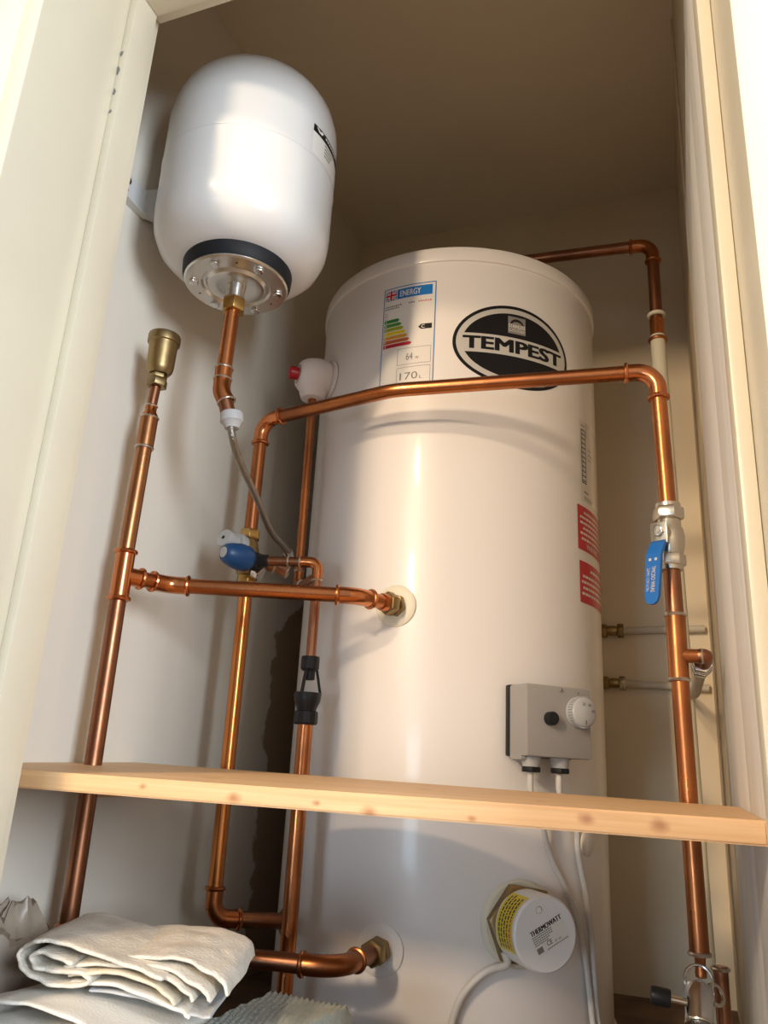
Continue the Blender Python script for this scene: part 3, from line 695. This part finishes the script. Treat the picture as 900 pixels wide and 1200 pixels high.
vg = thing('valve_group', (QX, QY, .66), 'brass valve group with pale grey knob on the bright copper riser', 'valve')
hexnut((QX, QY, .7265), (0, 0, 1), .0150, .017, M['brass_bright'], 'union_nut', vg, rot=.2)
vb = MB(); vb.lathe([(.0125, .664), (.0165, .670), (.0185, .682), (.0185, .705), (.0160, .716), (.0125, .728)], (QX, QY, 0), n=28)
vb.lathe([(.0150, 0), (.0150, .022), (.013, .026)], (QX, QY, .703), (-.25, -.93, .22), 24)
vb.lathe([(.0145, 0), (.0145, .026), (.013, .028)], (QX, QY, .690), (.78, .55, -.05), 24)
vb.lathe([(.0115, 0), (.0115, .024)], (QX, QY, .684), (.25, -.95, -.05), 20)
vb.build('body', M['brass'], vg)
hexnut((QX + .002, QY, .650), (0, 0, 1), .0145, .016, M['brass_bright'], 'union_nut', vg, rot=.4)
kd = V((-.25, -.93, .22)).normalized(); ko = V((QX, QY, .703)) + kd * .020
kb = MB().lathe([(.0195, 0), (.0225, .002), (.0225, .013), (.0205, .016), (.0165, .0165), (.0155, .036), (.0145, .039), (0.001, .0395)], ko, kd, 36).build('knob', M['palegrey'], vg)
MB().lathe([(.0030, 0), (.0030, .0006)], ko + kd * .0395, kd, 12).build('knob_hole', M['ink'], kb)
tl = MB(); t0_ = V((QX + .020, QY + .016, .690)); tl.tube([t0_, t0_ + V((.022, .014, -.004)), t0_ + V((.038, .020, -.012))], .0108, 18); tl.build('tail', M['copper_dark'], vg)
MB().torus(t0_ + V((.038, .020, -.012)), (.6, .3, -.2), .0105, .0018, 20, 6).build('solder_joint', M['solder'], vg)
MB().torus(t0_ + V((.016, .012, -.002)), (.8, .55, -.1), .0118, .0022, 20, 6).build('solder_joint', M['solder'], vg)
MB().lathe([(.0120, 0), (.0135, .004), (.0135, .012), (.0115, .014)], (QX + .018, QY - .004, .673), (.75, .2, -.45), 22).build('test_port', M['chrome'], vg)
# expansion relief with blue cap
er = thing('expansion_relief_valve', (-.632, 1.072, .68), 'black bodied relief valve with a blue cap, in front of the brass valve group', 'valve')
eo = V((-.632, 1.062, .679)); ed = V((-.36, -.93, .02)).normalized()
MB().lathe([(.0120, -.020), (.0150, -.015), (.0150, .010), (.0125, .014)], eo, ed, 24).build('body', M['blackplastic'], er)
cb = MB().lathe([(.0180, .006), (.0205, .010), (.0212, .026), (.0180, .042), (.0148, .051), (.0118, .054), (0.001, .055)], eo, ed, 36).build('cap', M['capblue'], er)
cb['label'] = 'blue plastic cap with a pale logo disc'
MB().lathe([(.0085, .0549), (.0085, .0556), (0.001, .0557)], eo, ed, 24).build('logo_disc', M['palegrey'], cb)
MB().lathe([(.0085, .0), (.0102, .002), (.0102, .016), (.0085, .018)], eo + V((.010, .004, 0)), (.97, .18, 0), 20).build('outlet_collar', M['blackplastic'], er)
# discharge pipe through the tundish to the floor
DX, DY = -.526, 1.087
dp = thing('discharge_pipe', (DX, DY, .52), 'thin copper discharge pipe elbowed down into the black tundish', 'pipe')
run(dp, [eo + V((.018, .005, 0)), (DX, DY, .678), (DX, DY, .524)], ['s'], .0076, M['copper_dark'], M['copper'], rads=[.013])
MB().torus((-.573, 1.077, .6785), (1, .2, 0), .0078, .0017, 18, 6).build('solder_joint', M['solder'], dp)
td_ = thing('tundish', (DX, DY, .43), 'black plastic tundish with open windows on the discharge pipe', 'tundish')
MB().lathe([(.0085, .531), (.0135, .531), (.0140, .527), (.0140, .513), (.0115, .510), (.0085, .5095), (.0085, .497), (.0065, .496)], (DX, DY, 0), n=28).build('inlet_nut', M['blackplastic'], td_)
MB().lathe([(.0195, .4775), (.0205, .4750), (.0195, .465), (.0150, .455), (.0140, .450), (.0100, .452), (.0165, .470), (.0175, .4775)], (DX, DY, 0), n=30).build('funnel', M['blackplastic'], td_)
for a in (.5, 2.6, 4.7):
    d_ = V((cos(a), sin(a), 0)); MB().tube([V((DX, DY, .511)) + d_ * .0110, V((DX, DY, .474)) + d_ * .0190], .0022, 8).build('strut', M['blackplastic'], td_)
MB().lathe([(.0120, .4525), (.0175, .4500), (.0180, .446), (.0180, .434), (.0165, .4315), (.0115, .431)], (DX, DY, 0), n=12).build('outlet_nut', M['blackplastic'], td_, angle=20)
tw = MB().tube([(DX, DY, .440), (DX + .001, DY, 0)], .0112, 20).build('waste_pipe', M['copper'])
tag(tw, 'plain copper waste pipe dropping from the tundish behind the shelf', 'pipe')
# relief discharge behind
rdp = thing('relief_discharge_pipe', (-.634, 1.212, .66), 'thin copper pipe running down from the white relief valve behind the cross pipe', 'pipe')
o_ = cyl(TP, CR + .030, 1.03)
run(rdp, [(o_.x, o_.y, 1.034), (o_.x + .004, o_.y, .664), (-.534, 1.103, .660)], ['s'], .0076, M['copper'], M['copper'], rads=[.014])

# ------------------------------------------------------------------ right hand pipes
SX, SY = -.005, 1.090
bv = thing('ball_valve', (SX, SY, .65), 'nickel plated ball valve with blue lever on the right hand copper pipe', 'valve')
hexnut((SX, SY, .7185), (0, 0, 1), .0180, .017, M['nickel'], 'union_nut', bv, rot=.15)
MB().lathe([(.0125, .742), (.0165, .741), (.0170, .735), (.0160, .733)], (SX, SY, 0), n=28).build('union_collar', M['nickel'], bv)
MB().lathe([(.0135, .664), (.0150, .667), (.0165, .672), (.0190, .682), (.0195, .695), (.0180, .704), (.0155, .709), (.0155, .716), (.0145, .719)], (SX, SY, 0), n=32).build('body', M['nickel'], bv)
hexnut((SX, SY, .6535), (0, 0, 1), .0168, .016, M['nickel'], 'union_nut', bv, rot=.35)
MB().lathe([(.0125, .647), (.0150, .648), (.0155, .654)], (SX, SY, 0), n=28).build('union_collar', M['nickel'], bv)
ld = V((-.42, -.90, 0)).normalized(); ls = ld.cross(V((0, 0, 1))); so = V((SX, SY, .695))
ls = V((-ld.y, ld.x, 0)) if (V((-ld.y, ld.x, 0))).x > 0 else V((ld.y, -ld.x, 0))
MB().lathe([(.0105, .010), (.0105, .026), (.008, .028)], so, ld, 20).build('stem', M['nickel'], bv)
lv = MB(); lv.obox(so + ld * .0300 + V((0, 0, -.002)), (ls, ld, (0, 0, 1)), (.0115, .0014, .0145))
lever = lv.build('lever_plate', M['nickel'], bv, .0006)
hexnut(so + ld * .0312, ld, .0072, .0055, M['chrome'], 'lever_nut', lever)
MB().lathe([(.0042, .0365), (.0042, .0378), (0.001, .038)], so, ld, 14).build('stem_end', M['nickel'], lever)
def blade(z): return so + ld * (.0300 + min(1, max(0, (.682 - z) / .02)) * .012) + V((0, 0, z - so.z)) + ls * (-.0005 - (.682 - z) * .10)
grip = MB(); rows = [.682, .676, .668, .660, .640, .620, .605, .5995, .5965, .5955]; wds = [.0105, .0112, .0115, .0115, .0112, .0108, .0104, .0085, .0055, .002]
vs, fs = [], []
for z, wd in zip(rows, wds):
    c_ = blade(z)
    for s_, q in ((-1, -.5), (-.9, 1), (.9, 1), (1, -.5), (.9, -1), (-.9, -1)): vs.append(c_ + ls * (s_ * wd) + ld * (q * .0028))
n6 = 6
for i in range(len(rows) - 1):
    for j in range(6): fs.append((i * 6 + j, i * 6 + (j + 1) % 6, (i + 1) * 6 + (j + 1) % 6, (i + 1) * 6 + j))
fs += [tuple(range(5, -1, -1)), tuple((len(rows) - 1) * 6 + j for j in range(6))]
grip.add(vs, fs); gp = grip.build('lever_grip', M['blue'], bv, angle=60)
gp['label'] = 'blue vinyl lever sleeve with raised pale lettering'
top = blade(.655); low = blade(.605); wz = (top - low).normalized()
dg = Decal(on_plane(low + ld * .0029, ls, wz))
dg.text('TMCISO WRAS', -.001, .006, .0045, .040, M['silverink'], 1, .02, turn=-1); dg.text('22MM / CW 617N', -.0075, .008, -.0035, .038, M['silverink'], 1, 0, turn=-1)
for a in (-.0055, .0025): dg.rect(a, .0475, a + .0035, .051, M['silverink'], 1)
dg.build('lever_lettering', bv)
rp = thing('copper_drop_pipe', (SX, SY, .20), 'copper pipe with soldered tee dropping from the ball valve behind the shelf', 'pipe')
MB().tube([(SX, SY, .660), (SX + .001, SY, .585)], .0112, 20).build('tube', M['copper_dark'], rp)
tb = MB(); tb.tube([(SX + .001, SY, .588), (SX + .001, SY, .504)], .0127, 22); tb.lathe([(.0127, 0), (.0090, .014), (.0086, .032)], (SX + .001, SY, .5345), (1, 0, 0), 20); tb.build('tee', M['copper'], rp)
for z in (.588, .504): MB().torus((SX + .001, SY, z), (0, 0, 1), .0120, .0026, 24, 7).build('solder_joint', M['solder'], rp)
MB().torus((SX + .030, SY, .5345), (1, 0, 0), .0084, .0018, 18, 6).build('solder_joint', M['solder'], rp)
MB().tube([(SX + .002, SY, .51), (SX + .005, SY, .190)], .0112, 20).build('tube', M['copper'], rp)
MB().torus((SX + .005, SY, .192), (0, 0, 1), .0110, .0026, 24, 7).build('solder_joint', M['solder'], rp)
MB().lathe([(.0085, .192), (.0062, .187), (.0058, .176), (.0066, .174), (.0062, .168), (.001, .1665)], (SX + .005, SY, 0), n=20).build('spout', M['copper'], rp)
elx = V((SX + .036, SY, .5345))
MB().tube(smooth_path([(SX + .026, SY, .5345), elx - V((.004, 0, 0)), elx + V((-.0015, .006, -.001)), (SX + .032, SY + .024, .528)], 5), .0092, 18).build('elbow', M['copper_dark'], rp)
# compression fitting and painted pipe to the back wall
bf = thing('painted_branch_pipe', (.02, 1.2, .50), 'short cream painted pipe with plated nut running back from the soldered tee', 'pipe')
q0 = V((SX + .031, SY + .022, .5285)); q1 = V((.016, 1.30, .508)); q2 = V((.004, 1.66, .545))
dq = (q1 - q0).normalized()
hexnut(q0, dq, .0115, .010, M['chrome'], 'union_nut', bf); MB().lathe([(.0098, 0), (.0098, .016)], q0 + dq * .008, dq, 20).build('union_body', M['chrome'], bf)
hexnut(q0 + dq * .022, dq, .0115, .012, M['chrome'], 'union_nut', bf)
MB().tube([q0 + dq * .03] + arc_pts(q1, q0, q2, .1, 8) + [q2, q2 + V((-.001, .05, .012))], .0078, 16).build('tube', M['wallpipe'], bf)
# two painted pipes along the back wall with compression joints
for z, lab, dz in ((.674, 'upper thin cream painted pipe along the back wall with brass joint', .003), (.566, 'lower thin cream painted pipe along the back wall with plated joint', -.007)):
    wp = thing('wall_pipe', (-.10, YB - .011, z), lab, 'pipe')
    MB().tube([(-.112, YB - .011, z), (-.03, YB - .010, z + dz * .6), (.0485, YB - .010, z + dz)], .0078, 14).build('tube', M['wallpipe'], wp)
    MB().tube([(-.30, YB - .011, z), (-.112, YB - .011, z)], .0078, 14).build('tube', M['copper_dark'], wp)
    hexnut((-.155, YB - .0125, z), (1, 0, 0), .0125, .012, M['brass'], 'joint_nut', wp, rot=.2)
    MB().lathe([(.0092, 0), (.0105, .006), (.0105, .014), (.0092, .02)], (-.142, YB - .0125, z), (1, 0, 0), 18).build('joint_body', M['brass'], wp)
    hexnut((-.122, YB - .0125, z), (1, 0, 0), .0130, .013, M['brass'] if z > .6 else M['nickel'], 'joint_nut', wp, rot=.1)
# outlet pipe over the top of the cylinder
oy = 1.400
op = thing('copper_outlet_pipe', (CX, oy, 1.272), 'copper pipe from the top of the cylinder, elbowed down at the right', 'pipe')
run(op, [(CX, oy, 1.2715), (CX, oy, 1.405), (-.006, oy, 1.386), (-.006, oy, 1.170)], ['e', 'e'], .0112, M['copper_dark'], M['copper'], rads=[.028, .028])
MB().torus((-.006, oy, 1.2255), (0, 0, 1), .0128, .0040, 26, 8).build('clip_ring', M['creampvc'], op)
mbq = MB(); mbq.tube([(-.006, oy, 1.170), (-.006, oy, 1.215)], .0130, 22); mbq.torus((-.006, oy, 1.172), (0, 0, 1), .0142, .0034, 26, 8); mbq.build('coupling', M['copper'], op)
wpz = MB().tube([(-.006, oy, 1.180), (.002, oy, .60), (.010, oy, 0)], .0135, 20).build('plastic_pipe', M['creampvc'])
tag(wpz, 'tall cream plastic pipe running down behind the right hand copper pipe', 'pipe')

# drain valve low on the right
dv = thing('drain_valve', (.0, 1.07, .12), 'chrome drain valve with a black knob low in the right corner', 'valve')
dc = V((-.004, 1.070, .146)); dax = V((-.02, -.55, -.62)).normalized()
MB().lathe([(.0120, -.018), (.0165, -.015), (.0170, -.004), (.0150, .000), (.0150, .022), (.0128, .026)], dc, dax, 28).build('body', M['chrome'], dv)
MB().torus(dc + V((.001, .006, .022)), (.05, -.9, .35), .0150, .0017, 28, 8).build('lifting_ring', M['chrome'], dv)
MB().torus(dc + V((.001, .002, .012)), (.05, -.8, .5), .0100, .0015, 24, 8).build('inner_ring', M['chrome'], dv)
MB().torus(dc + V((.018, .012, .008)), (.6, -.6, .4), .0105, .0022, 22, 8).build('side_ring', M['nickel'], dv)
MB().lathe([(.0042, 0), (.0042, .022)], dc + V((-.012, -.006, .0)), (-1, -.1, .1), 14).build('knob_stem', M['nickel'], dv)
MB().lathe([(.0088, .018), (.0098, .020), (.0098, .036), (.0088, .039), (0.001, .0395)], dc + V((-.012, -.006, .0)), (-1, -.1, .1), 14).build('knob', M['blackplastic'], dv)
for k, s_ in ((.024, 1), (.034, -1)):
    cl_ = MB(); cl_.torus(dc + dax * k, dax, .0138, .0022, 26, 8); clp = cl_.build('hose_clip', M['nickel'], dv)
    MB().lathe([(.0040, 0), (.0040, .012), (.0030, .014)], dc + dax * k + V((.015 * s_, -.003, 0)), (s_, -.1, .1), 12).build('clip_screw', M['nickel'], clp)
MB().tube(smooth_path([dc + dax * .022, dc + dax * .06, (-.006, 1.015, .055), (-.008, 1.005, .006)], 6), .0108, 16).build('hose', M['hose'], dv)
tag(MB().tube([(.022, 1.13, .175), (.022, 1.12, 0)], .0085, 14).build('supply_pipe', M['copper_dark']), 'thin dark copper supply pipe behind the drain valve', 'pipe')
MB().torus((.022, 1.13, .172), (0, 0, 1), .0092, .0022, 18, 6).build('pipe_end', M['nickel'], bpy.data.objects['supply_pipe'])

# wall plug beside the left riser
wp_ = thing('wall_plug', (XL, .935, .85), 'small dark screw plug in the left wall beside the air vent pipe', 'screw')
MB().lathe([(.0058, -.008), (.0058, .0015), (.003, .0022)], (XL, .945, .848), (1, 0, 0), 14).build('plug', M['softink'], wp_)
MB().lathe([(.0024, .0), (.0024, .004), (0.001, .0045)], (XL, .945, .848), (1, 0, 0), 10).build('screw_head', M['ink'], wp_)

# ------------------------------------------------------------------ folded linen at the lower left
def sheet(path, y0, y1, name, m, parent, th=.003, ny=18, amp=.004, seed=0.0, skew=0.0, lift=0.0, n=6, shear=None):
    """cloth with the given XZ cross-section carried from y0 to y1; skew moves the far end along x"""
    pts = smooth_path([(p[0], 0, p[1]) for p in path], n); k = len(pts); vs, fs = [], []
    for j in range(ny + 1):
        s_ = j / ny
        for i, p in enumerate(pts):
            y = y0 + (y1 - y0) * s_ + .004 * noise.noise(V((p.x * 25, seed, i * .3)))
            q = V((p.x * 16, y * 16, seed + p.z * 30)); nv = noise.noise_vector(q) * amp + noise.noise_vector(q * 3.1) * amp * .5 + noise.noise_vector(q * 7.3) * amp * .2
            vs.append((p.x + skew * s_ + nv.x * .5, y + nv.y * .4, p.z + lift * s_ + nv.z))
    for j in range(ny):
        for i in range(k - 1): fs.append((j * k + i, j * k + i + 1, (j + 1) * k + i + 1, (j + 1) * k + i))
    mb = MB(); mb.add(vs, fs); o = mb.build(name, m, parent, angle=80)
    sd = o.modifiers.new('thickness', 'SOLIDIFY'); sd.thickness = th; sd.offset = 0
    sb = o.modifiers.new('soft', 'SUBSURF'); sb.levels = 1; sb.render_levels = 1
    return o
# knitted blanket at the bottom of the pile, ribbed
kb_ = thing('knitted_blanket', (-.50, .80, 0), 'pale green ribbed knitted blanket at the bottom of the linen pile', 'blanket')
def ribbed(x0, x1, y0, y1, z0, z1):
    mb = MB(); nx, ny = 170, 26; vs, fs = [], []
    for j in range(ny + 1):
        for i in range(nx + 1):
            u = i / nx; s_ = j / ny
            ang = -pi / 2 + pi * s_
            yy = (y0 + y1) / 2 + (y1 - y0) / 2 * max(-1, min(1, 1.25 * math.sin(ang)))
            x = x0 + (x1 - x0) * u
            edge = min(1, (1 - u) * 9) ** .5
            h = z1 - (z1 - z0) * (1 - edge) * .8
            if abs(math.sin(ang) * 1.25) > 1: h -= (abs(math.sin(ang) * 1.25) - 1) * .5 * (z1 - z0)
            rib = .0013 * math.sin((x + yy * .25) * 2 * pi / .0066) 
            vs.append((x + .006 * noise.noise(V((yy * 14, 3, 0))), yy, h + rib + .004 * noise.noise(V((x * 9, yy * 9, 1)))))
    for j in range(ny):
        for i in range(nx): fs.append((j * (nx + 1) + i, j * (nx + 1) + i + 1, (j + 1) * (nx + 1) + i + 1, (j + 1) * (nx + 1) + i))
    mb.add(vs, fs); return mb
fold_z = [(.004, .046), (.049, .091), (.094, .134)]
for i, (a, b) in enumerate(fold_z):
    o = ribbed(-.452, -.366 + .008 * i, .752, .90, a, b).build('fold', M['knit'], kb_, angle=80)
    sd = o.modifiers.new('thickness', 'SOLIDIFY'); sd.thickness = .006; sd.offset = -1
# polythene bag in front of the blanket
pb = MB(); nx, ny = 34, 22; vs, fs = [], []
for j in range(ny + 1):
    for i in range(nx + 1):
        u, s_ = i / nx, j / ny; x = -.452 + .088 * u; y = .668 + .068 * s_
        d = 1 - max(abs(2 * u - 1), abs(2 * s_ - 1)) ** 6
        z = .004 + (.108 + .034 * u) * d ** .5 + .008 * noise.noise(V((x * 40, y * 40, 5))) + .005 * noise.noise(V((x * 90, y * 90, 2)))
        vs.append((x + .003 * noise.noise(V((x * 40, y * 40, 9))), y, max(z, .003)))
for j in range(ny):
    for i in range(nx): fs.append((j * (nx + 1) + i, j * (nx + 1) + i + 1, (j + 1) * (nx + 1) + i + 1, (j + 1) * (nx + 1) + i))
pb.add(vs, fs); pbo = pb.build('plastic_bag', M['clearbag'], None, angle=80)
sd = pbo.modifiers.new('thickness', 'SOLIDIFY'); sd.thickness = .002
tag(pbo, 'greyish crumpled polythene bag between the knitted blanket and the folded linen', 'bag')

# lower folded cloth, a stack of folds from the floor up
lc = thing('folded_sheet', (-.56, .75, 0), 'white folded cloth under the top linen bundle', 'linen')
for i, z in enumerate((.006, .036, .066)):
    sheet([(-.462, z), (-.55, z), (-.62, z), (-.642, z + .010), (-.62, z + .022), (-.55, z + .024), (-.465, z + .022)], .665, .80, 'fold', M['linen_white'], lc, .004, seed=30 + i, amp=.002, ny=10)
sheet([(-.465, .100), (-.54, .104), (-.60, .106), (-.635, .110), (-.646, .117), (-.635, .126), (-.59, .132), (-.52, .128), (-.470, .114)], .650, .80, 'fold', M['linen_white'], lc, .004, seed=2, amp=.003)
sheet([(-.480, .122), (-.54, .132), (-.60, .136), (-.632, .134), (-.644, .141), (-.630, .150), (-.59, .157), (-.545, .156), (-.49, .145), (-.462, .130), (-.458, .116)], .655, .80, 'fold', M['linen_white'], lc, .004, seed=5, amp=.003)
# top rolled bundle
tb_ = thing('folded_linen', (-.52, .76, .15), 'beige linen bundle rolled at its left end on top of the pile', 'linen')
spiral = [(-.452, .188), (-.49, .196), (-.54, .206), (-.582, .211), (-.608, .205), (-.620, .190), (-.613, .171), (-.590, .161), (-.562, .158), (-.540, .163), (-.532, .171), (-.545, .178), (-.572, .174), (-.595, .175), (-.604, .185), (-.594, .195), (-.573, .193), (-.554, .187)]
SK = -.045
def sq(p): return [(x, .187 + (z - .187) * .66) for x, z in p]
sheet(sq(spiral), .685, .82, 'roll', M['linen'], tb_, .0042, seed=1, amp=.0022, skew=SK, lift=.0006, ny=22)
sheet(sq([(-.56, .170), (-.53, .180), (-.50, .184), (-.470, .176), (-.446, .164), (-.440, .155)]), .688, .82, 'fold', M['linen_yellow'], tb_, .004, seed=11, amp=.002, skew=SK, lift=.0010)
sheet(sq([(-.57, .176), (-.53, .188), (-.48, .192), (-.450, .185), (-.430, .172), (-.424, .163)]), .692, .825, 'fold', M['linen'], tb_, .004, seed=14, amp=.003, skew=SK, lift=.0014)
sheet(sq([(-.55, .184), (-.50, .196), (-.460, .197), (-.436, .189), (-.416, .178), (-.410, .167)]), .698, .83, 'fold', M['linen'], tb_, .004, seed=17, amp=.003, skew=SK, lift=.0018)
sheet(sq([(-.54, .190), (-.48, .204), (-.446, .206), (-.420, .199), (-.402, .189), (-.396, .172)]), .705, .835, 'fold', M['linen'], tb_, .004, seed=21, amp=.004, skew=SK, lift=.0022)
sheet(sq([(-.56, .162), (-.51, .166), (-.46, .160), (-.434, .150), (-.424, .144)]), .69, .82, 'fold', M['linen_white'], tb_, .004, seed=24, amp=.002, skew=SK, lift=.0006)
sheet(sq([(-.54, .154), (-.50, .157), (-.45, .152), (-.42, .146), (-.405, .148)]), .695, .82, 'fold', M['grey_linen'], tb_, .003, seed=27, amp=.002, skew=SK, lift=.0006)
# crumpled dusty bag at the far left
db = MB(); n1, n2 = 40, 30; vs, fs = [], []
for j in range(n2 + 1):
    th_ = .04 + (pi - .08) * j / n2
    for i in range(n1):
        a = 2 * pi * i / n1; d_ = V((sin(th_) * cos(a), sin(th_) * sin(a), cos(th_)))
        k_ = 1 + .22 * noise.noise(d_ * 2.6 + V((3, 1, 7))) + .14 * abs(noise.noise(d_ * 7)) + .06 * abs(noise.noise(d_ * 16))
        p = V((d_.x * .044 * k_, d_.y * .058 * k_, d_.z * .108 * k_)) + V((-.718, .775, .104))
        p.x = max(p.x, XL + .002); p.z = max(p.z, .001)
        if j in (0, n2): pass
        vs.append(p)
for j in range(n2):
    for i in range(n1): fs.append((j * n1 + i, j * n1 + (i + 1) % n1, (j + 1) * n1 + (i + 1) % n1, (j + 1) * n1 + i))
fs += [tuple(range(n1 - 1, -1, -1)), tuple(n2 * n1 + i for i in range(n1))]
db.add(vs, fs); dbo = db.build('crumpled_bag', M['bag'], None, angle=30)
tag(dbo, 'crumpled brownish polythene bag of bedding against the left wall', 'bag')
